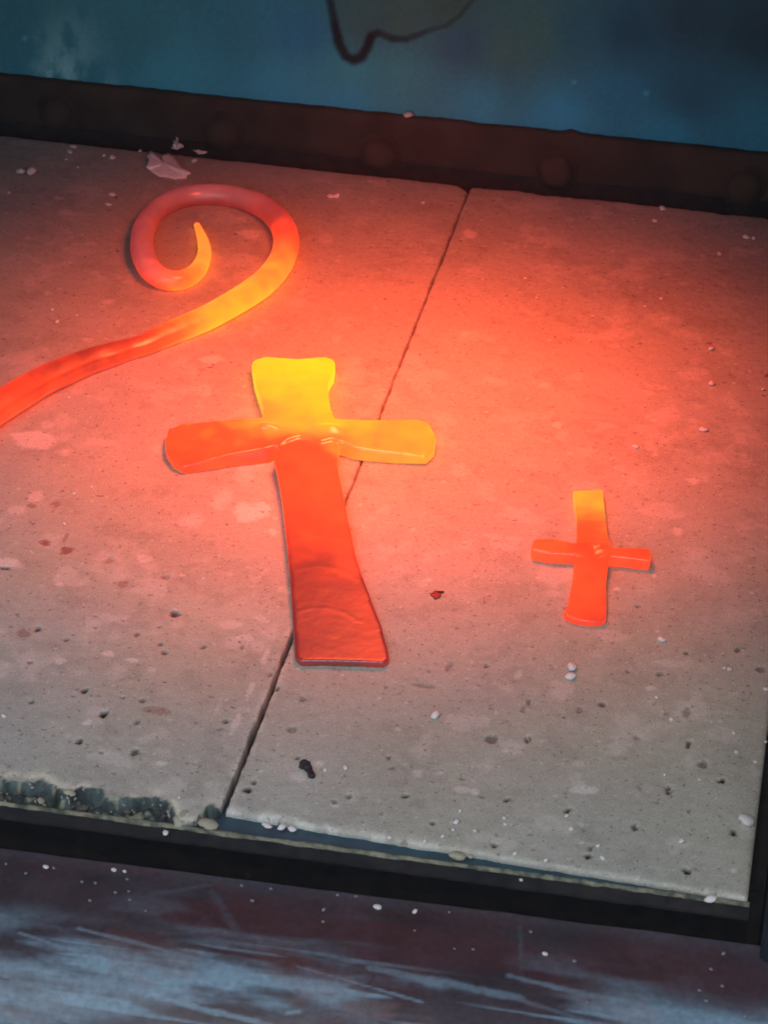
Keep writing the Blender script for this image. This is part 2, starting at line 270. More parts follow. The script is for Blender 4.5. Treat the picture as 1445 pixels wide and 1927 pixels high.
        pl = ss(0.60, 0.70, fbm(X0, Y0, 47, 0.0035, 4)); C2 = C2 + (np.array([0.42, 0.42, 0.28]) - C2) * (pl * 0.55)[..., None]
        kc = ss(-0.0006, 0.0002, d); C = C * (1 - kc[..., None]) + C2 * kc[..., None]
        rim = ss(0.0045, 0.0014, -d) * ss(0.0003, 0.0008, -d) * ss(0.38, 0.6, fbm(X0, Y0, 49, 0.005, 3)) * (1 - kk); C += (np.array([0.66, 0.65, 0.50]) - C) * (rim * 0.8)[..., None]
        Y = np.maximum(Y, YF - 0.0042); H = np.where(Y0 < YF - 0.0042, H - (YF - 0.0042 - Y0) * 6, H)
    else:
        d = yf - Y0; rim = ss(0.0035, 0.0005, -d) * ss(0.42, 0.62, fbm(X0, Y0, 49, 0.004, 3)) * ss(XS + 0.09, XS + 0.01, X0); C += (np.array([0.70, 0.69, 0.62]) - C) * (rim * 0.6)[..., None]
        H -= 0.0005 * np.exp(np.minimum(d, 0) / 0.0006); H = np.where(d > 0, -0.0006 - d * 3, H); Y = np.where(d > 0, yf, Y)
    # right end
    if seam_side == 1: e2 = x1 - X0; H -= 0.0006 * np.exp(-e2 / 0.0006)
    P = np.stack([X, Y, np.maximum(H, -0.0060)], -1)
    # sides and underside
    def wrap(P, ax):
        lo = np.take(P, [0], ax).copy(); hi = np.take(P, [-1], ax).copy(); lo[..., 2] = -0.0064; hi[..., 2] = -0.0064
        return np.concatenate([lo, P, hi], ax)
    n0 = P.shape; P = wrap(wrap(P, 0), 1); Cp = np.pad(C, ((1, 1), (1, 1), (0, 0)), mode='edge'); Cp[0] *= .25; Cp[-1] *= .25; Cp[1 if seam_side else -2] *= .75
    o = link(name, gridmesh(name, P), M_SLAB); setcol(o.data, np.clip(Cp.reshape(-1, 3), 0.01, 0.9)); 
    return tag(o, label, 'hearth slab', 'refractory hearth slabs')
def pxy(p):
    v = CM.T @ (np.array([p[0], p[1], 0.0]) - CAM); return CX + F * v[0] / v[2], CY + F * v[1] / v[2]
slab('hearth_slab', XL, XS - 0.00022, 0, False, True, 'left hearth slab with the crumbled front edge, lying under the scroll')
slab('hearth_slab', XS + 0.00022, XR, 1, True, False, 'right hearth slab with a clean front edge, lying under the small cross')

# ------------------------------------------------------------------ back rail, bolts and blue plate
rail = tag(empty('back_rail', (0, 0.2265, 0)), 'scaled brown steel rail with domed bolt heads behind the hearth slabs', 'rail')
zl = aty(0, 142, 0.2268)[2]; zr = aty(1445, 292, 0.2268)[2]; xl_, xr_ = aty(0, 142, 0.2268)[0], aty(1445, 292, 0.2268)[0]
def ztop(x): return zl + (zr - zl) * (x - xl_) / (xr_ - xl_)
xs = np.linspace(XL, 0.1215, 480); prof = []
zt = ztop(xs) + (fbm(xs, xs * 0, 61, 0.006, 4) - 0.5) * 0.0009
bumpx = aty(1072, 252, 0.2268)[0]; zt = zt + 0.0011 * np.exp(-((xs - bumpx) / 0.0022) ** 2)
zb = 0.0012 + (fbm(xs, xs * 0, 62, 0.01, 3) - 0.5) * 0.0006
Y1 = 0.2265
rows = [(Y1 + 0.003, zb * 0 + zb - 0.0002), (Y1 + 0.0003, zb), (Y1, zb + 0.0004)] + [(Y1, zb + (zt - zb) * k) for k in (0.25, 0.5, 0.75)] + [(Y1, zt - 0.0005), (Y1 + 0.0004, zt), (Y1 + 0.0028, zt)]
P = np.stack([np.stack([xs, np.full_like(xs, y) + (fbm(xs, xs * 0 + i, 63, 0.02, 3) - 0.5) * 0.0005, z], -1) for i, (y, z) in enumerate(rows)], 1)
face = link('rail_face', gridmesh('rail_face', P), M_RUST); face.parent = rail; face.matrix_parent_inverse = Matrix.Translation((0, -0.2265, 0))
lower = link('lower_ledge', boxmesh('lower_ledge', (XL, 0.2288, -0.02), (0.1215, 0.234, 0.0008), 0.0004), M_DARK, rail, False); lower.matrix_parent_inverse = Matrix.Translation((0, -0.2265, 0))
def dome(seed, R0=0.0062, dep=0.0042):
    r = np.random.default_rng(seed); bm = bmesh.new(); rr = []
    pr = [(1.28, 0.0), (1.25, 0.10), (1.04, 0.16), (1.0, 0.34), (0.90, 0.62), (0.70, 0.84), (0.42, 0.96), (0.16, 1.0)]
    for a, h in pr:
        rr.append([bm.verts.new((a * R0 * math.cos(t) * (1 + r.normal() * .012), -h * dep, a * R0 * math.sin(t) * (1 + r.normal() * .012))) for t in np.linspace(0, 2 * math.pi, 28, endpoint=False)])
    for A, B in zip(rr[:-1], rr[1:]):
        for k in range(28): bm.faces.new((A[k], A[(k + 1) % 28], B[(k + 1) % 28], B[k]))
    bm.faces.new(rr[-1][::-1]); bmesh.ops.recalc_face_normals(bm, faces=bm.faces[:]); me = bpy.data.meshes.new('bolt_head'); bm.to_mesh(me); bm.free(); return me
dm = dome(5)
for i, (px, py) in enumerate(((105, 216), (420, 252), (712, 293), (1045, 325), (1398, 357))):
    p = aty(px, py, 0.2235); o = link('bolt_head', dm, M_RUST, rail); o.location = (p[0], -0.0003, p[2]); o.rotation_euler = (0, i * 0.9, 0); o.scale = (1, 1, 1 + 0.03 * i)

YP = 0.2296
us = np.arange(XL, 0.1215, 0.0008); vs = np.arange(0.004, 0.2456, 0.0008)
U, V = np.meshgrid(us, vs, indexing='ij'); Q = np.stack([U.ravel(), V.ravel()], 1)
pc = lambda px, py: aty(px, py, YP)[[0, 2]]
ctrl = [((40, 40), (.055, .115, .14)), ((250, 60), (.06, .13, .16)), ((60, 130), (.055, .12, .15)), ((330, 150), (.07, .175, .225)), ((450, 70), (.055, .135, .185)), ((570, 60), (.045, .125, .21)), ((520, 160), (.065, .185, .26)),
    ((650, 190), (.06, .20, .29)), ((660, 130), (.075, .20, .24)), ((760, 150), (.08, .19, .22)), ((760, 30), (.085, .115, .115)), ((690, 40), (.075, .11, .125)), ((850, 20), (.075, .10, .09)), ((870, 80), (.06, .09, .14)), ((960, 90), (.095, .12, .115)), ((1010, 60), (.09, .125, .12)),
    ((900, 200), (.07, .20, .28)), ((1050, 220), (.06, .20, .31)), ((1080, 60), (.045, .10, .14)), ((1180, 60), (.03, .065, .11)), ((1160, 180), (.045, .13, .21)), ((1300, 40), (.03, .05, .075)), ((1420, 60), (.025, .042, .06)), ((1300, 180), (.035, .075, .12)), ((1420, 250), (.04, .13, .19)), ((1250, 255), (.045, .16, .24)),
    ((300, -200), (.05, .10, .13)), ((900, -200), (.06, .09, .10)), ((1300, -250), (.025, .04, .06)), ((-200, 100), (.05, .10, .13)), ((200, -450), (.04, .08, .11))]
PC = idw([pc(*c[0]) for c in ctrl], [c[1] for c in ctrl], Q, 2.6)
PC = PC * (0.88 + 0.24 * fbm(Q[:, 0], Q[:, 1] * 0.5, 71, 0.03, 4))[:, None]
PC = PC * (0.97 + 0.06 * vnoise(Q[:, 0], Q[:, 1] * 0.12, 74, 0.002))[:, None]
line = [pc(*p) for p in ((600, -80), (612, -30), (622, 5), (630, 45), (637, 80), (650, 105), (665, 113), (680, 108), (690, 90), (698, 68), (712, 62), (735, 72), (765, 74), (800, 60), (840, 48), (866, 28), (890, 0), (915, -40), (925, -90))]
lx = np.array([p[0] for p in line]); lz = np.array([p[1] for p in line]); ins = ss(-0.0005, 0.0015, Q[:, 1] - np.interp(Q[:, 0], lx, lz)) * ss(lx[0], lx[2], Q[:, 0]) * ss(lx[-1], lx[-3], Q[:, 0])
PC = PC + (np.array([0.075, 0.062, 0.046]) * (0.7 + 0.6 * fbm(Q[:, 0], Q[:, 1], 83, 0.006, 4))[:, None] - PC) * (ins * 0.4)[:, None]
wid = [.6, .7, .8, .9, 1, 1.05, 1.1, 1.05, .9, .8, .7, .75, .6, .45, .45, .4, .35, .3, .3]
dk = np.zeros(len(Q))
for (a, b, wa, wb) in zip(line[:-1], line[1:], wid[:-1], wid[1:]):
    ab = b - a; t = np.clip(((Q - a) @ ab) / (ab @ ab), 0, 1); d = np.linalg.norm(Q - (a + t[:, None] * ab), axis=1) + (fbm(Q[:, 0], Q[:, 1], 81, 0.004, 3) - 0.5) * 0.0006
    dk = np.maximum(dk, ss(0.0030, 0.0009, d / (wa + (wb - wa) * t)) * np.clip(wa + 0.1, 0.45, 1))
PC = PC + (np.array([0.006, 0.006, 0.009]) - PC) * (dk * 0.97)[:, None]
for (px, py, rx, rz, am) in ((110, 150, 0.008, 0.010, .85), (185, 158, 0.006, 0.005, .7), (0, 140, 0.003, 0.003, .5), (130, 95, 0.012, 0.014, .35)):
    c = pc(px, py); n = fbm(Q[:, 0], Q[:, 1] * 0.5, 91, 0.006, 5); k = np.exp(-((Q[:, 0] - c[0]) / rx) ** 2 - ((Q[:, 1] - c[1]) / rz) ** 2) * ss(0.30, 0.60, n) * min(1, am * 1.15)
    PC = PC + (np.array([0.42, 0.35, 0.34]) - PC) * k[:, None]
for px, py in ((1215, 176), (1080, 155), (48, 72)):
    c = pc(px, py); k = np.exp(-np.sum((Q - c) ** 2, 1) / 0.0009 ** 2) * .5; PC = PC + (np.array([.2, .4, .45]) - PC) * k[:, None]
P = np.stack([U, np.full_like(U, YP) + (fbm(U, V, 95, 0.05, 3) - 0.5) * 0.0008, V], -1)
bk = P.copy(); 
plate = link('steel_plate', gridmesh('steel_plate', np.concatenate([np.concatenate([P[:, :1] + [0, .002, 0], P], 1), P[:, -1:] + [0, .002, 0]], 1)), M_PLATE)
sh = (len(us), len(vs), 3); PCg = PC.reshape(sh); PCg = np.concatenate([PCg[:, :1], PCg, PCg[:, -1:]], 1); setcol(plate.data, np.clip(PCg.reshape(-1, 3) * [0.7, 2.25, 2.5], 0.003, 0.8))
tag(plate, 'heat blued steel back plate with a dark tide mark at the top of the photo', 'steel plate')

# ------------------------------------------------------------------ front frame
fr = tag(empty('hearth_frame', (0, -0.146, 0)), 'blued steel frame with a rusty lip along the front of the slabs', 'frame')
def bar(name, prof, mt, x0=XL, x1=0.1195, n=420, jig=0.0002, seed=0, par=None, closed=False):
    xs = np.linspace(x0, x1, n); t = (xs - (-0.067)) / (0.118 + 0.067)
    P = np.stack([np.stack([xs, (a + (b - a) * t) + (fbm(xs, xs * 0 + i, 200 + seed, 0.004, 3) - 0.5) * jig, z + (fbm(xs, xs * 0 + i, 210 + seed, 0.004, 3) - 0.5) * jig], -1) for i, (a, b, z) in enumerate(prof)], 1)
    o = link(name, gridmesh(name, P[:, ::-1]), mt, par); o.matrix_parent_inverse = par.matrix_world.inverted() if False else Matrix.Translation([-c for c in par.location]); return o
yl0, yl1 = at(0, 1508, -.001)[1], at(1405, 1698, -.001)[1]
bar('frame_shelf', [(yl0 + .0006, yl1 + .0006, -.0019), (yl0 + .003, yl1 + .003, -.0020), (yl0 + .012, yl1 + .012, -.0022), (yl0 + .0125, yl1 + .0125, -.006)], M_FRAME, x0=XS - 0.0015, x1=0.1176, seed=1, par=fr)
bar('frame_lip', [(yl0 + .0006, yl1 + .0006, -.0024), (yl0 + .0005, yl1 + .0005, -.0012), (yl0 + .0001, yl1 + .0001, -.0009), (yl0 - .0004, yl1 - .0004, -.0011), (yl0 - .0006, yl1 - .0006, -.0019)], M_LIP, x1=0.1186, jig=0.0005, seed=2, par=fr)
bar('frame_face', [(yl0 - .0006, yl1 - .0006, -.0018), (yl0 - .0008, yl1 - .0008, -.005), (yl0 - .0008, yl1 - .0008, -.0062), (yl0 - .0002, yl1 - .0002, -.0067), (yl0 + .009, yl1 + .009, -.0078), (yl0 + .010, yl1 + .010, -.03)], M_DARK, x1=0.1188, jig=0.0004, seed=3, par=fr)

# ------------------------------------------------------------------ front ledge
zt = -0.012; ya, yb2 = at(0, 1590, zt)[1], at(1445, 1775, zt)[1]
yr = at(0, 1720, zt)[1] - ya                                   # flat depth before the rounded nose
xs = np.arange(XL - 0.02, 0.20, 0.0007); arc = [(-0.0, -0.03), (0.0, -0.004), (-0.0003, -0.0012), (-0.001, 0.0)] + [(yr * k, -0.0004 * k) for k in np.linspace(0.06, 1, 40)]
Rn = 0.030
arc += [(yr - Rn * math.sin(a), -0.0004 - Rn * (1 - math.cos(a))) for a in np.linspace(0.02, math.pi / 2, 120)] + [(yr - Rn, -0.0004 - Rn - k) for k in (0.01, 0.02, 0.03)]
arc = np.array(arc); s = np.concatenate([[0], np.cumsum(np.hypot(*np.diff(arc, axis=0).T))])
Xg, Sg = np.meshgrid(xs, s, indexing='ij'); y0 = ya + (yb2 - ya) * (Xg + 0.062) / (0.124 + 0.062)
Yg = y0 + arc[None, :, 0]; Zg = zt + arc[None, :, 1] + (fbm(Xg, Sg, 301, 0.02, 4) - 0.5) * 0.0007
q = Sg - 0.03 - 0.02 * 0                                       # distance from the back arris
sk = q + (Xg + 0.06) * -0.02
st1 = fbm(Xg * 0.07, sk, 310, 0.0022, 4); st2 = fbm(Xg * 0.25, sk, 320, 0.0060, 5); st3 = vnoise(Xg * 0.04, sk, 330, 0.0012)
pat = fbm(Xg * 0.4, q + 0.06 * Xg, 340, 0.014, 5)
fl_ = abs(yr)
band = ss(fl_ - 0.008, fl_ + 0.004, q) * (0.30 + 0.70 * ss(fl_ + 0.040, fl_ + 0.022, q))
wear = band * ss(0.34, 0.62, 0.55 * st2 + 0.45 * pat + 0.12 * (vnoise(Xg, q, 350, 0.05) - 0.5)) * (0.45 + 0.75 * st1)
wear += band * 0.8 * ss(0.70, 0.85, st3) * ss(0.45, 0.6, vnoise(Xg, q * 2, 335, 0.03)) + 0.22 * ss(0.5, 0.75, st2) * ss(0.003, 0.02, q) + 0.10 * ss(0.006, 0.0, np.abs(q))
def scratch(x0, y0, x1, y1, wd, amt):
    global wear
    def uq(px, py):
        p = at(px, py, zt); d = (ya + (yb2 - ya) * (p[0] + 0.062) / 0.186) - p[1]
        return np.array([p[0], d])
    a, b = uq(x0, y0), uq(x1, y1); ab = b - a; W = np.stack([Xg, q], -1); t = np.clip(((W - a) @ ab) / (ab @ ab), 0, 1)
    d = np.linalg.norm(W - (a + t[..., None] * ab), axis=-1) + (fbm(Xg, q, 360, 0.004, 3) - 0.5) * wd; k = ss(wd, wd * 0.35, d) * amt
    wear = np.maximum(wear * (1 - (k if amt < 0 else 0)), k) if amt > 0 else wear * (1 - ss(wd, wd * 0.35, d) * -amt)
for sc in ((225, 1832, 480, 1890, .0009, .85), (270, 1890, 420, 1930, .0007, .6), (980, 1740, 982, 1830, .0009, .16), (280, 1680, 400, 1660, .0012, .14), (400, 1672, 450, 1750, .0012, .14), (960, 1830, 1250, 1900, .0010, .7), (700, 1815, 980, 1870, .0014, .6), (0, 1815, 230, 1860, .003, .5), (480, 1890, 620, 1925, .0012, .6), (540, 1880, 565, 1878, .0007, .8),
    (690, 1850, 705, 1830, .0010, -.8), (780, 1850, 860, 1880, .0022, -.7), (700, 1870, 960, 1925, .0020, -.35)): scratch(*sc)
rs_ = np.random.default_rng(44)
for _ in range(34):
    x0 = rs_.uniform(-150, 1400); y0 = 1700 + (x0 * 0.19) + rs_.uniform(-20, 210); ln = rs_.uniform(60, 330); sl_ = rs_.uniform(.16, .30)
    scratch(x0, y0, x0 + ln, y0 + ln * sl_, rs_.uniform(.0004, .0009), rs_.uniform(.25, .8) * (1 if rs_.random() < .75 else -1))
wear = np.clip(wear, 0, 1)
dkc = np.array([0.046, 0.034, 0.042]) * (0.6 + 0.8 * fbm(Xg, q, 370, 0.012, 5)[..., None]); dkc = dkc * (1 + np.array([0.35, -0.1, -0.12]) * ss(0.5, 0.7, fbm(Xg * .4, q, 380, 0.015, 4))[..., None])
wc = np.array([0.18, 0.275, 0.335]) * (0.75 + 0.5 * st2[..., None]); LC = dkc + (wc - dkc) * (wear * 0.9)[..., None]
rs = ss(0.64, 0.72, fbm(Xg * .5, q, 390, 0.012, 4)) * band; LC += (np.array([0.20, 0.09, 0.065]) - LC) * (rs * 0.22)[..., None]
ledge = link('steel_ledge', gridmesh('steel_ledge', np.stack([Xg, Yg, Zg], -1)[:, ::-1]), M_LEDGE); setcol(ledge.data, np.clip(LC[:, ::-1].reshape(-1, 3), 0.005, 0.7))
tag(ledge, 'worn purple brown steel ledge with scuffed rounded nose in front of the hearth', 'ledge')
pit = link('gap_floor', boxmesh('gap_floor', (XL - .02, -0.20, -0.075), (0.20, 0.24, -0.0705), 0.0004), M_DARK, body, False); pit.matrix_parent_inverse = Matrix.Translation((0, -0.03, 0))

# ------------------------------------------------------------------ big cross
bm = bmesh.new()
prism(bm, [(474, 690, 3, 4.6), (479, 677, 4.6, 4.6), (500, 670, 4.8, 4.8), (560, 674, 5, 5), (612, 670, 4.8, 4.8), (628, 676, 4.6, 4.6), (631, 690, 3, 4.6), (629, 712, 2, 5), (620, 728, 2, 5.2), (617, 745, 2, 5.6), (622, 782, 3, 6), (640, 812, 5, 6), (490, 812, 5, 6), (497, 780, 3, 6), (489, 757, 2.5, 5.4), (479, 725, 2.5, 5)])
prism(bm, [(311, 835, 1.5, 3.2), (318, 808, 3.2, 3.4), (340, 797, 3.8, 3.8), (400, 791, 4.6, 4.6), (450, 787, 5.4, 5.4), (500, 784, 6, 6), (560, 790, 6, 6), (620, 786, 6, 6), (640, 787, 5.8, 5.8), (700, 789, 5.2, 5.2), (790, 788, 4.6, 4.6), (808, 796, 4.2, 4.2), (820, 830, 2, 3.8), (817, 858, 0.5, 3.4), (803, 874, 0, 3.2, 801, 861), (740, 873, 0, 4.0, 737, 852), (690, 869, 0, 4.5, 684, 845),
           (664, 866, 0, 4.8, 662, 840), (652, 836, 4.8, 5.2), (625, 824, 5.8, 5.8), (604, 829, 5.8, 5.8), (585, 822, 5.8, 5.8), (563, 819, 5.8, 5.8), (543, 826, 5.6, 5.8), (526, 838, 4.8, 5.2), (508, 870, 0.4, 4.8, 513, 839), (490, 874, 0, 4.6, 495, 844), (440, 879, 0, 4.4, 436, 854), (390, 887, 0, 4.0, 391, 866), (346, 893, 0, 3.2, 346, 877), (328, 884, 0, 3.0), (314, 862, 0.5, 3.0)])
prism(bm, [(545, 800, 4, 4.8, 2.4), (630, 800, 4, 4.8, 2.4), (640, 850, 3.6, 4.8, 2.3), (634, 880, 3.3, 4.7, 2.2), (640, 905, 3.2, 4.6, 2.1), (655, 980, 2.9, 4.1, 1.7), (672, 1060, 2.4, 3.5, 1.2), (690, 1110, 2, 3.1, .9), (717, 1180, 1.5, 2.6, .4), (729, 1225, 1, 2.3, .1), (732, 1248, .5, 2.2), (722, 1258, 0, 2.2), (690, 1257, 0, 2.2), (655, 1256, 0, 2.2), (600, 1255, 0, 2.2), (566, 1255, 0, 2.2), (555, 1244, .6, 2.2), (551, 1180, 1.5, 2.6, .4), (546, 1100, 2, 3.2, 1), (539, 1020, 2.6, 3.8, 1.5), (530, 940, 3.1, 4.4, 1.9), (522, 895, 3.3, 4.6, 2.1), (516, 872, 3.3, 4.7, 2.2), (524, 850, 3.6, 4.8, 2.3)])
prism(bm, [(552, 812, 5, 5.6), (600, 812, 5, 5.6), (608, 835, 4, 4.6), (600, 868, 3.4, 3.6), (560, 868, 3.4, 3.6), (545, 840, 4, 4.6)])
me = forge('forged_cross', bm, 0.00042, 12); c = coords(me)
def heat_field(c, ctrl, p=3.2): return idw([at(a, b, 0.003)[:2] for a, b, _ in ctrl], [v for *_, v in ctrl], c[:, :2].astype(float), p)
HB = [(600, 690, 1.0), (625, 690, 1.0), (560, 690, .95), (490, 695, .92), (480, 700, .9), (520, 740, .85), (590, 740, .9), (560, 780, .8), (610, 780, .9), (490, 800, .68), (560, 806, .76), (620, 806, .82), (680, 800, .76), (800, 810, .72), (740, 840, .68), (800, 862, .70), (700, 860, .66), (740, 800, .72), (345, 830, .47), (400, 820, .49), (330, 860, .46), (340, 885, .42), (440, 800, .60), (430, 845, .5), (440, 868, .44), (490, 860, .44),
      (565, 850, .44), (600, 875, .46), (640, 850, .6), (540, 880, .42), (590, 950, .44), (640, 960, .43), (540, 950, .42), (600, 1010, .38), (655, 1020, .38), (550, 1040, .27), (660, 1070, .28), (600, 1070, .2), (560, 1110, .1), (620, 1120, .06), (690, 1120, .15), (570, 1190, .02), (630, 1190, .0), (700, 1190, .08), (640, 1240, .0), (570, 1240, .03), (722, 1240, .1)]
for bx, by, ba, bs in ((500, 803, .0012, .0022), (622, 806, .0012, .0022), (560, 790, -.0006, .004)):
    d = at(bx, by, .006); c[:, 2] += ba * np.exp(-((c[:, 0] - d[0]) ** 2 / (2 * bs) ** 2 + (c[:, 1] - d[1]) ** 2 / bs ** 2)) * ss(.003, .0045, c[:, 2])
h = heat_field(c, HB) + (fbm(c[:, 0], c[:, 1], 411, 0.008, 4) - .5) * 0.05
c[:, 2] += ((fbm(c[:, 0], c[:, 1], 401, 0.009, 4) - 0.5) * 0.00012) * ss(0.0008, 0.002, c[:, 2])
arcs = 0
for yy in (1020, 1075, 1150): 
    p = at(620, yy, .002); rr = np.hypot(c[:, 0] - p[0], c[:, 1] - (p[1] - 0.012)); c[:, 2] += 0.00003 * np.exp(-((rr - 0.012) / 0.0008) ** 2) * (c[:, 1] > p[1] - 0.004) * ss(0.0008, 0.002, c[:, 2])
me.vertices.foreach_set('co', c.reshape(-1)); me.update(); setf(me, np.clip(h, 0, 1), 'glow_level')
tag(link('forged_cross', me, M_HOT), 'large red hot forged cross with a yellow top, lying across the joint of the slabs', 'cross', 'hot forged crosses')

# ------------------------------------------------------------------ small cross
bm = bmesh.new()
prism(bm, [(1078, 926, 2, 2.4), (1080, 923, 2.4, 2.4), (1131, 920, 2.4, 2.4), (1134, 924, 2, 2.4), (1137, 965, 1.4, 2.6), (1142, 1010, 2, 3.2), (1148, 1030, 2, 3.6), (1143, 1068, 1, 3.4), (1139, 1100, 1, 2.8), (1140, 1150, .8, 2.2), (1139, 1171, .4, 2.0), (1130, 1179, 0, 2.0), (1108, 1180, 0, 2), (1088, 1177, 0, 2.0), (1064, 1170, 0, 2.0), (1059, 1160, .5, 2.0), (1068, 1140, 1, 2.2), (1076, 1100, 1, 2.8), (1080, 1065, 1, 3.4), (1084, 1010, 2, 3.2), (1084, 985, 1.4, 2.8), (1080, 950, 1.4, 2.5)])
prism(bm, [(1003, 1020, 3, 3.8), (1010, 1013, 3.8, 3.8), (1040, 1013, 3.9, 3.9), (1080, 1021, 4, 4), (1110, 1018, 4, 4), (1143, 1020, 4, 4), (1152, 1030, 4, 4), (1190, 1030, 3.9, 3.9), (1221, 1031, 3.8, 3.8), (1224, 1050, 2, 3.7), (1220, 1074, 0, 3.6), (1185, 1070, 0, 3.7), (1146, 1066, 0, 3.8), (1110, 1068, 0, 3.8), (1080, 1063, 0, 3.8), (1030, 1061, 0, 3.8), (998, 1054, 0, 3.7), (999, 1040, 1.5, 3.7)])
me = forge('forged_cross', bm, 0.00032, 8); c = coords(me)
HS = [(1105, 925, .72), (1085, 940, .73), (1125, 940, .71), (1105, 960, .66), (1110, 972, .58), (1110, 984, .50), (1110, 1000, .46), (1040, 1025, .48), (1010, 1030, .50), (1030, 1055, .42), (1100, 1040, .40), (1115, 1050, .36), (1200, 1042, .41), (1200, 1068, .38), (1110, 1090, .42), (1110, 1140, .40), (1080, 1165, .38), (1125, 1165, .36)]
d = at(1118, 1042, .0035); rr = np.hypot(c[:, 0] - d[0], c[:, 1] - d[1]); c[:, 2] -= 0.0008 * np.exp(-(rr / 0.002) ** 2) * (c[:, 2] > .002)
d = at(1128, 1030, .0035); rr = np.hypot(c[:, 0] - d[0], c[:, 1] - d[1]); c[:, 2] += 0.0006 * np.exp(-(rr / 0.0012) ** 2) * (c[:, 2] > .002)
me.vertices.foreach_set('co', c.reshape(-1)); me.update(); setf(me, np.clip(heat_field(c, HS, 3), 0, 1), 'glow_level')
tag(link('forged_cross', me, M_HOT), 'small orange red forged cross lying on the right hearth slab', 'cross', 'hot forged crosses')

# ------------------------------------------------------------------ scroll
SP = [(371, 424, 13, .66), (377, 438, 18, .68), (383, 456, 24, .70), (385, 478, 29, .72), (376, 503, 35, .70), (356, 521, 39, .62), (328, 528, 42, .52), (300, 521, 46, .38), (278, 500, 49, .24), (267, 465, 49, .15), (273, 427, 48, .10), (297, 394, 46, .07), (340, 372, 46, .04), (390, 366, 46, .02), (440, 370, 47, .05), (488, 386, 49, .12), (522, 412, 52, .24), (538, 445, 54, .40),
      (533, 484, 55, .58), (510, 519, 55, .68), (474, 549, 54, .73), (432, 575, 52, .77), (390, 597, 52, .76), (350, 615, 50, .62), (310, 632, 47, .50), (275, 647, 44, .42), (245, 656, 43, .34), (210, 667, 47, .32), (170, 679, 51, .30), (128, 696, 55, .32), (82, 717, 58, .35), (35, 744, 61, .38), (-15, 775, 63, .40), (-80, 820, 64, .42), (-170, 885, 64, .40), (-290, 975, 64, .35)]
pts = []; 
for px, py, dmm, hh in SP:
    r_ = dmm / 6.15 / 2 / 1000; p = at(px, py, r_ * 0.96); pts.append([p[0], p[1], r_ * 0.96, r_, hh])
pts = np.array(pts); cr = []
for i in range(len(pts) - 1):
    p0, p1, p2, p3 = pts[max(i - 1, 0)], pts[i], pts[i + 1], pts[min(i + 2, len(pts) - 1)]
    for t in np.linspace(0, 1, 14, endpoint=False): cr.append(0.5 * ((2 * p1) + (-p0 + p2) * t + (2 * p0 - 5 * p1 + 4 * p2 - p3) * t ** 2 + (-p0 + 3 * p1 - 3 * p2 + p3) * t ** 3))
cr = np.array(cr + [pts[-1]]); T = np.gradient(cr[:, :3], axis=0); T /= np.linalg.norm(T, axis=1)[:, None]
side = np.cross(T, [0, 0, 1]); side /= np.linalg.norm(side, axis=1)[:, None]; upv = np.cross(side, T)
NA = 40; an = np.linspace(0, 2 * math.pi, NA, endpoint=False); s = np.arange(len(cr)) / len(cr)
V = []; Hh = []
L = np.concatenate([[0], np.cumsum(np.linalg.norm(np.diff(cr[:, :3], axis=0), axis=1))])
neck = at(245, 655); 
for i in range(len(cr)):
    nx = 1 + 0.10 * (fbm(np.cos(an) * 0.01 + L[i] * 0.4, np.sin(an) * 0.01 + L[i], 501, 0.012, 3) - .5)
    sq = 1 + 0.05 * np.cos(4 * an + 0.6) * ss(0.55, 0.75, np.array(s[i]))           # forged, slightly faceted tail
    dn = math.exp(-np.sum((cr[i, :2] - neck[:2]) ** 2) / 0.006 ** 2); dent = 1 - 0.16 * dn * np.clip(np.sin(an + 0.5), 0, 1) ** 2
    rr = cr[i, 3] * nx * sq * dent
    V.append(cr[i, :3] + np.outer(rr * np.cos(an), side[i]) + np.outer(rr * np.sin(an), upv[i])); Hh.append(np.full(NA, cr[i, 4]))
V = np.array(V); n = len(cr); idx = np.arange(n * NA).reshape(n, NA); Fq = [(idx[i, k], idx[i, (k + 1) % NA], idx[i + 1, (k + 1) % NA], idx[i + 1, k]) for i in range(n - 1) for k in range(NA)]
VV = list(V.reshape(-1, 3)); VV.append(cr[0, :3] - T[0] * cr[0, 3] * 0.6); e = len(VV) - 1; Fq += [(e, idx[0, (k + 1) % NA], idx[0, k]) for k in range(NA)]; Fq.append(tuple(idx[-1]))
me = mesh('forged_scroll', VV, Fq); hv = np.concatenate([np.array(Hh).ravel(), [cr[0, 4]]]); cc = coords(me); na_ = np.concatenate([np.tile(np.sin(an), n), [0]]); hv = hv + (fbm(cc[:, 0], cc[:, 1], 511, 0.006, 4) - .5) * .10 - 0.05 * na_
bm = bmesh.new(); bm.from_mesh(me); bmesh.ops.recalc_face_normals(bm, faces=bm.faces[:]); bm.to_mesh(me); bm.free()
setf(me, np.clip(hv, 0, 1), 'glow_level')
lv = L / L[-1]; i0, i1 = 5 * 14, 17 * 14; ii = np.arange(n); sc_ = ss(i0, i0 + 34, ii) * ss(i1 + 6, i1 - 40, ii); sc_ = np.concatenate([np.repeat(sc_, NA), [0]]) * (0.55 + 0.6 * fbm(cc[:, 0], cc[:, 1], 521, 0.005, 4)) * np.clip(0.45 + 0.6 * na_, 0, 1); setf(me, np.clip(sc_, 0, 1), 'ring_sheen')  # sheen painted along the ring, paler on its upper side
tag(link('forged_scroll', me, M_HOT), 'red hot iron bar with its end curled into a spiral scroll', 'scroll')

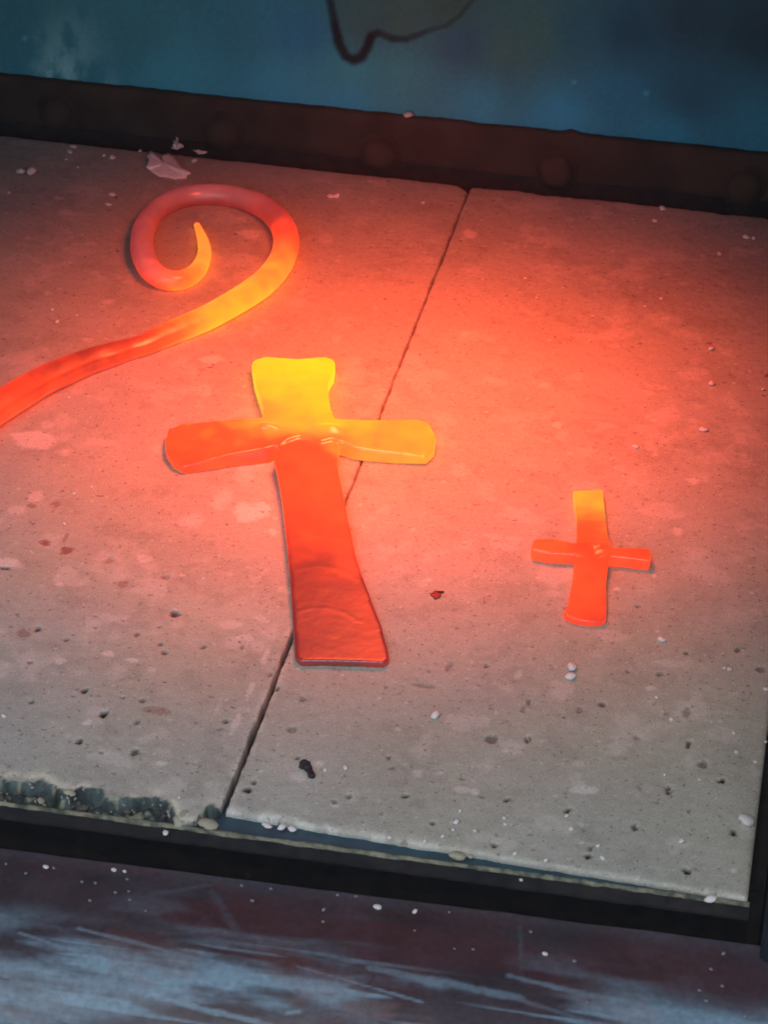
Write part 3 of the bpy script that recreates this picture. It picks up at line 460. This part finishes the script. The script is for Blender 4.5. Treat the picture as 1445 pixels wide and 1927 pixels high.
# ------------------------------------------------------------------ flakes and crumbs
def lump(seed, k=3, flat=0.6, rough=0.7):
    r = np.random.default_rng(seed); bm = bmesh.new(); bmesh.ops.create_icosphere(bm, subdivisions=2, radius=0.5)
    q = r.normal(size=(7, 3)); q /= np.linalg.norm(q, axis=1)[:, None]; a = r.uniform(-rough, rough, 7)
    for v in bm.verts:
        n = np.array(v.co) * 2; f = 1 + float(np.sum(a * np.exp(-3 * (1 - q @ n)))) + r.normal() * 0.07; v.co = v.co * f; v.co.z *= flat
    zmin = min(v.co.z for v in bm.verts); x0 = [min(v.co[i] for v in bm.verts) for i in (0, 1)]; x1 = [max(v.co[i] for v in bm.verts) for i in (0, 1)]
    for v in bm.verts:
        v.co.z -= zmin * 0.82
        for i in (0, 1): v.co[i] = (v.co[i] - (x0[i] + x1[i]) / 2) / (x1[i] - x0[i])
    me = bpy.data.meshes.new('crumb'); bm.to_mesh(me); bm.free(); return me
LM = [lump(20 + i) for i in range(8)]
LMAT = {}
def crumb(px, py, wpx, hpx, label, group, mt=None, z=0.0, name='crumb', cat='crumb', rot=None):
    mt = mt or M_WHITE; k = random.randrange(8)
    if (k, mt.name) not in LMAT:
        me = LM[k].copy(); me.materials.append(mt); LMAT[(k, mt.name)] = me
    o = link(name, LMAT[(k, mt.name)], None); p = at(px, py + hpx * 0.35, z); kz = (1.0 if wpx > 12 else 0.85) if z > -0.008 else 0.66; wm = kz * wpx / 6.2 / 1000; dm_ = max(kz * hpx / 5.0 / 1000, wm * 0.5)
    o.location = (p[0], p[1], z - 0.00005); o.scale = (wm, dm_, min(wm, dm_) * 0.95); o.rotation_euler = (0, 0, random.uniform(-.4, .4) if rot is None else rot)
    return tag(o, label, cat, group)
def flake(name, out, label, cat, mt, curl, th=0.0005, cen=None):
    """thin curled flake: outline in photo pixels, height of each rim point in mm"""
    rim = [(*at(px, py, z / 1000)[:2], z / 1000) for px, py, z in out]; n = len(rim); rim2 = []
    r = np.random.default_rng(3)
    for i in range(n):
        a, b = np.array(rim[i]), np.array(rim[(i + 1) % n])
        for t in (0, .33, .66): rim2.append(a + (b - a) * t + (r.normal(size=3) * [.00035, .00035, .0001] if t else 0))
    rim2 = np.array(rim2); c = rim2.mean(0); c[2] = curl / 1000; rg = [c + (rim2 - c) * k for k in (0.3, 0.55, 0.8, 1.0)]
    for k, g in enumerate(rg): g[:, 2] += (fbm(g[:, 0], g[:, 1], 601, 0.003, 3) - .5) * 0.0007
    n = len(rim2); V = [c] + [p for g in rg for p in g]; top = [(0, 1 + i, 1 + (i + 1) % n) for i in range(n)]
    for k in range(3): top += [(1 + k * n + i, 1 + (k + 1) * n + i, 1 + (k + 1) * n + (i + 1) % n, 1 + k * n + (i + 1) % n) for i in range(n)]
    N = len(V); V2 = V + [v - np.array([0, 0, th]) for v in V]; Fc = top + [tuple(N + i for i in f[::-1]) for f in top]
    b = 1 + 3 * n; Fc += [(b + i, N + b + i, N + b + (i + 1) % n, b + (i + 1) % n) for i in range(n)]
    me = mesh(name, V2, Fc); bm = bmesh.new(); bm.from_mesh(me); bmesh.ops.recalc_face_normals(bm, faces=bm.faces[:]); bm.to_mesh(me); bm.free()
    return tag(link(name, me, mt), label, cat)
flake('refractory_flake', [(276, 290, 2.5), (286, 283, 3.2), (300, 290, 2.6), (318, 288, 2.2), (330, 300, 1.6), (342, 314, 2.4), (360, 326, 2.8), (352, 334, .8), (330, 336, .5), (300, 331, .5), (284, 318, 1.0), (275, 312, 2.0), (280, 302, 2.4)], 'large curled white flake lying behind the scroll', 'flake', M_WHITE, 2.1)
flake('refractory_flake', [(322, 277, .6), (329, 268, 2.5), (332, 257, 6.0), (336, 268, 3.0), (346, 275, 1.2), (334, 279, .5)], 'spiky white shard standing at the back edge behind the large flake', 'flake', M_WHITE, 1.2)
flake('refractory_flake', [(362, 281, .6), (376, 281, 1.0), (388, 285, .6), (374, 288, .4)], 'thin white sliver on the back edge right of the spiky shard', 'flake', M_WHITE, .6)
flake('refractory_flake', [(613, 367, .5), (622, 364, 1.0), (632, 366, .7), (638, 362, 1.4), (634, 371, .4), (620, 371, .4)], 'small curled pale flake on bare slab right of the scroll top', 'flake', M_WHITE, .5)
W = 'loose white crumbs on the hearth slabs'
for a in ((40, 319, 22, 17, 'left half of the white crumb pair near the back left corner'), (62, 322, 23, 18, 'right half of the white crumb pair near the back left corner'), (139, 274, 18, 10, 'upper crumb of the white cluster at the back left edge'), (132, 283, 14, 11, 'middle crumb of the white cluster at the back left edge'),
          (126, 298, 9, 8, 'lowest crumb of the white cluster at the back left edge'), (212, 294, 16, 13, 'longer white crumb between the back left cluster and the large flake'), (197, 292, 10, 7, 'small white crumb touching the longer one left of the large flake'), (264, 282, 10, 9, 'white crumb just left of the large flake at the back edge'),
          (367, 302, 13, 12, 'round white crumb just right of the large curled flake'), (212, 364, 17, 10, 'white crumb above the left shoulder of the scroll ring'), (205, 383, 17, 9, 'greyish crumb just below the one left of the scroll ring'),
          (797, 380, 9, 10, 'white crumb near the back edge left of the slab joint'), (1403, 444, 20, 11, 'left crumb of the bright pair near the back right corner'), (1417, 446, 12, 10, 'right crumb of the bright pair near the back right corner'), (1353, 475, 12, 11, 'bright crumb below the pair near the back right corner'),
          (1231, 414, 13, 9, 'pale crumb near the back edge of the right slab'), (1246, 390, 16, 11, 'crumb sitting on the ragged back edge of the right slab'), (1322, 807, 20, 10, 'flat white crumb at the right above the small cross'), (1195, 839, 14, 9, 'pale crumb above the right arm of the small cross'), (1338, 720, 14, 10, 'pale crumb on the glowing slab near the right border'),
          (1338, 656, 13, 8, 'pale crumb beside the red spot on the right slab'), (818, 1344, 15, 14, 'white crumb right of the foot of the large cross'), (1072, 1272, 20, 12, 'larger lump of the double crumb below the small cross'), (1075, 1254, 18, 15, 'upper lump of the double crumb below the small cross'), (1243, 1202, 19, 9, 'flat white crumb right below the small cross'),
          (1372, 1258, 11, 10, 'small white crumb near the right slab end'), (1440, 1295, 11, 9, 'small white crumb at the very end of the right slab'), (1263, 1352, 11, 11, 'round white crumb lower right of the small cross'), (1402, 1541, 28, 19, 'biggest white crumb near the front right corner of the slab'), (1282, 1582, 10, 10, 'round white crumb close to the front right corner'),
          (1074, 1557, 11, 10, 'white crumb near the front edge below the pale patch'), (858, 1545, 11, 10, 'brightest crumb of the speckled cluster at the front edge'), (1133, 1612, 10, 11, 'white crumb beside the dark pit at the front edge'), (8, 1346, 12, 7, 'white crumb at the far left of the left slab'), (650, 1442, 10, 11, 'white crumb right of the black clinker'), (577, 1432, 10, 9, 'white crumb just above the black clinker'),
          (122, 984, 8, 8, 'pinkish crumb beside the red stains on the left slab'), (108, 604, 11, 9, 'pale crumb above the tail of the scroll bar'), (99, 581, 8, 7, 'tiny pale crumb above the other one by the scroll tail')):
    crumb(*a[:4], a[4], W)
for px, py, wp in ((18, 361, 8), (147, 314, 7), (866, 1526, 8), (852, 1560, 8), (832, 1573, 7), (893, 1562, 8), (948, 1538, 8), (950, 1550, 7), (1066, 1535, 7), (1026, 1618, 8), (968, 1605, 8), (1316, 1466, 7), (1440, 1396, 7), (1385, 1414, 10), (1420, 1432, 8), (1250, 1458, 6), (1380, 1378, 7), (612, 1448, 8), (799, 1582, 9), (733, 1575, 9), (1235, 1311, 8), (1362, 1256, 7),
                   (1213, 575, 7), (988, 522, 8), (1110, 640, 6), (1010, 560, 6), (1435, 732, 8), (173, 915, 8), (140, 928, 7), (383, 1088, 6), (130, 747, 8), (145, 592, 6), (1243, 560, 9), (338, 1500, 6), (1125, 1592, 8), (980, 1655, 7)):
    crumb(px, py, wp, wp * .8, 'tiny white crumb scattered among others on the hearth slabs', 'tiny crumbs on the hearth slabs')
L_ = 'white specks on the front ledge'
for a in ((87, 1629, 16, 10, 'larger white crumb on the ledge below the broken slab edge'), (710, 1704, 21, 14, 'largest white crumb on the dark ledge below the hearth'), (780, 1713, 12, 11, 'round white crumb right of the largest one on the ledge'), (215, 1635, 13, 9, 'left crumb of the pair on the ledge'), (235, 1638, 10, 8, 'right crumb of the pair on the ledge'), (1025, 1793, 14, 9, 'white crumb on the ledge right of the pale streak')):
    crumb(a[0], a[1], a[2], a[3], a[4], L_, None, zt - 0.0001)
for px, py, wp in ((102, 1632, 8), (155, 1658, 9), (180, 1660, 9), (240, 1653, 8), (243, 1676, 8), (245, 1692, 8), (218, 1678, 9), (170, 1693, 9), (455, 1665, 9), (475, 1693, 11), (275, 1713, 7), (610, 1711, 11), (608, 1733, 9), (635, 1683, 8), (670, 1685, 9), (510, 1671, 8), (780, 1750, 7), (855, 1784, 7), (890, 1785, 8), (845, 1715, 8), (998, 1752, 9), (1080, 1807, 10), (1360, 1793, 10), (1337, 1822, 9), (1315, 1862, 9), (1358, 1854, 9), (1328, 1882, 10), (1400, 1911, 11), (1105, 1885, 9), (12, 1624, 8), (50, 1643, 8)):
    crumb(px, py, wp, wp * .75, 'tiny pale speck scattered on the dark front ledge', L_, M_SPECK, zt - 0.0002)
for a in ((860, 1609, 27, 15, 'cream crumb overhanging the front edge of the right slab', M_CREAM, -.0004), (885, 1610, 12, 8, 'small cream crumb beside the one overhanging the front edge', M_CREAM, -.0004), (503, 1552, 18, 9, 'left white crumb stuck on the front edge by the joint', M_WHITE, -.0003), (530, 1556, 14, 9, 'middle white crumb stuck on the front edge by the joint', M_WHITE, -.0003), (550, 1559, 14, 9, 'third white crumb along the front edge from the joint', M_WHITE, -.0003),
          (1335, 1691, 20, 11, 'bright white crumb on the frame lip near the right corner', M_WHITE, -.0009), (312, 1565, 12, 11, 'white crumb hanging on the frame face below the broken edge', M_WHITE, -.0030), (345, 1534, 26, 34, 'upright cream lump at the end of the broken slab edge', M_CREAM, -.0020), (392, 1550, 34, 20, 'wide cream lump in the broken corner by the joint', M_CREAM, -.0020), (132, 1491, 20, 12, 'cream lump in the notch of the broken slab edge', M_CREAM, -.0008)):
    crumb(*a[:4], a[4], 'crumbs along the front edge', a[5], a[6])
r = np.random.default_rng(12)
for i in range(30):                                            # broken lumps in the crumbled edge
    px = r.uniform(0, 330); py = 1478 + px * 0.13 + r.uniform(0, 28); k = r.random()
    crumb(px, py, r.uniform(8, 16), r.uniform(6, 11), 'dark broken lump in the crumbled front edge of the left slab', 'lumps in the crumbled edge', M_CREAM if k < .2 else M_BOARD, -.0030, 'rubble_lump', 'rubble')
crumb(769, 224, 23, 13, 'white crumb resting on top of the back rail', None, None, float(ztop(aty(769, 224, .228)[0])) - .0002).location = (aty(769, 224, .2276)[0], .2279, float(ztop(aty(769, 224, .228)[0])) - .0003)
bm = bmesh.new(); r = np.random.default_rng(77); c0 = at(578, 1452)
for dx, dy, dz, rr in ((-1.1, 2.0, .7, 1.5), (-.3, 1.0, .7, 1.25), (.5, .2, .5, 1.0), (1.1, -.9, .5, .95), (1.6, -1.8, .5, 1.05), (-1.7, 1.1, .4, .8), (-.2, 2.4, .3, .8)):
    for v in bmesh.ops.create_icosphere(bm, subdivisions=2, radius=1)['verts']:
        k = rr * (1 + r.normal() * .10) / 1000; v.co = Vector((c0[0] + dx / 1000 + v.co.x * k, c0[1] + dy / 1000 + v.co.y * k, max(dz / 1000 + v.co.z * k * .75, -.0002)))
tag(link('clinker', forge('clinker', bm, 0.00025, 2), M_CLINK), 'black elongated clinker lump near the front of the right slab', 'clinker')
flake('scale_chip', [(809, 1115, .6), (820, 1109, .9), (832, 1112, .7), (830, 1120, .4), (818, 1127, .4)], 'red iron scale chip lying between the two crosses', 'chip', M_CHIP, .8)
print('ledge yr', yr, 'rail z', zl, zr, 'tris', sum(len(o.data.polygons) for o in COL.objects if o.type == 'MESH'))

# ------------------------------------------------------------------ thin haze box added for the soft glow and orange veil
hz = link('haze', boxmesh('haze', (-1.2, -1.0, -0.9), (1.2, 0.9, 0.75), 0.001), None, None, False); tag(hz, kind='stuff')
hm = bpy.data.materials.new('hazy_air'); hm.use_nodes = True; ht = hm.node_tree; ht.nodes.clear()
vo = ht.nodes.new('ShaderNodeVolumePrincipled'); vo.inputs['Color'].default_value = (0.9, 0.88, 0.86, 1); vo.inputs['Density'].default_value = 0.026; vo.inputs['Anisotropy'].default_value = 0.0
oo = ht.nodes.new('ShaderNodeOutputMaterial'); ht.links.new(vo.outputs[0], oo.inputs['Volume']); hz.data.materials.append(hm)
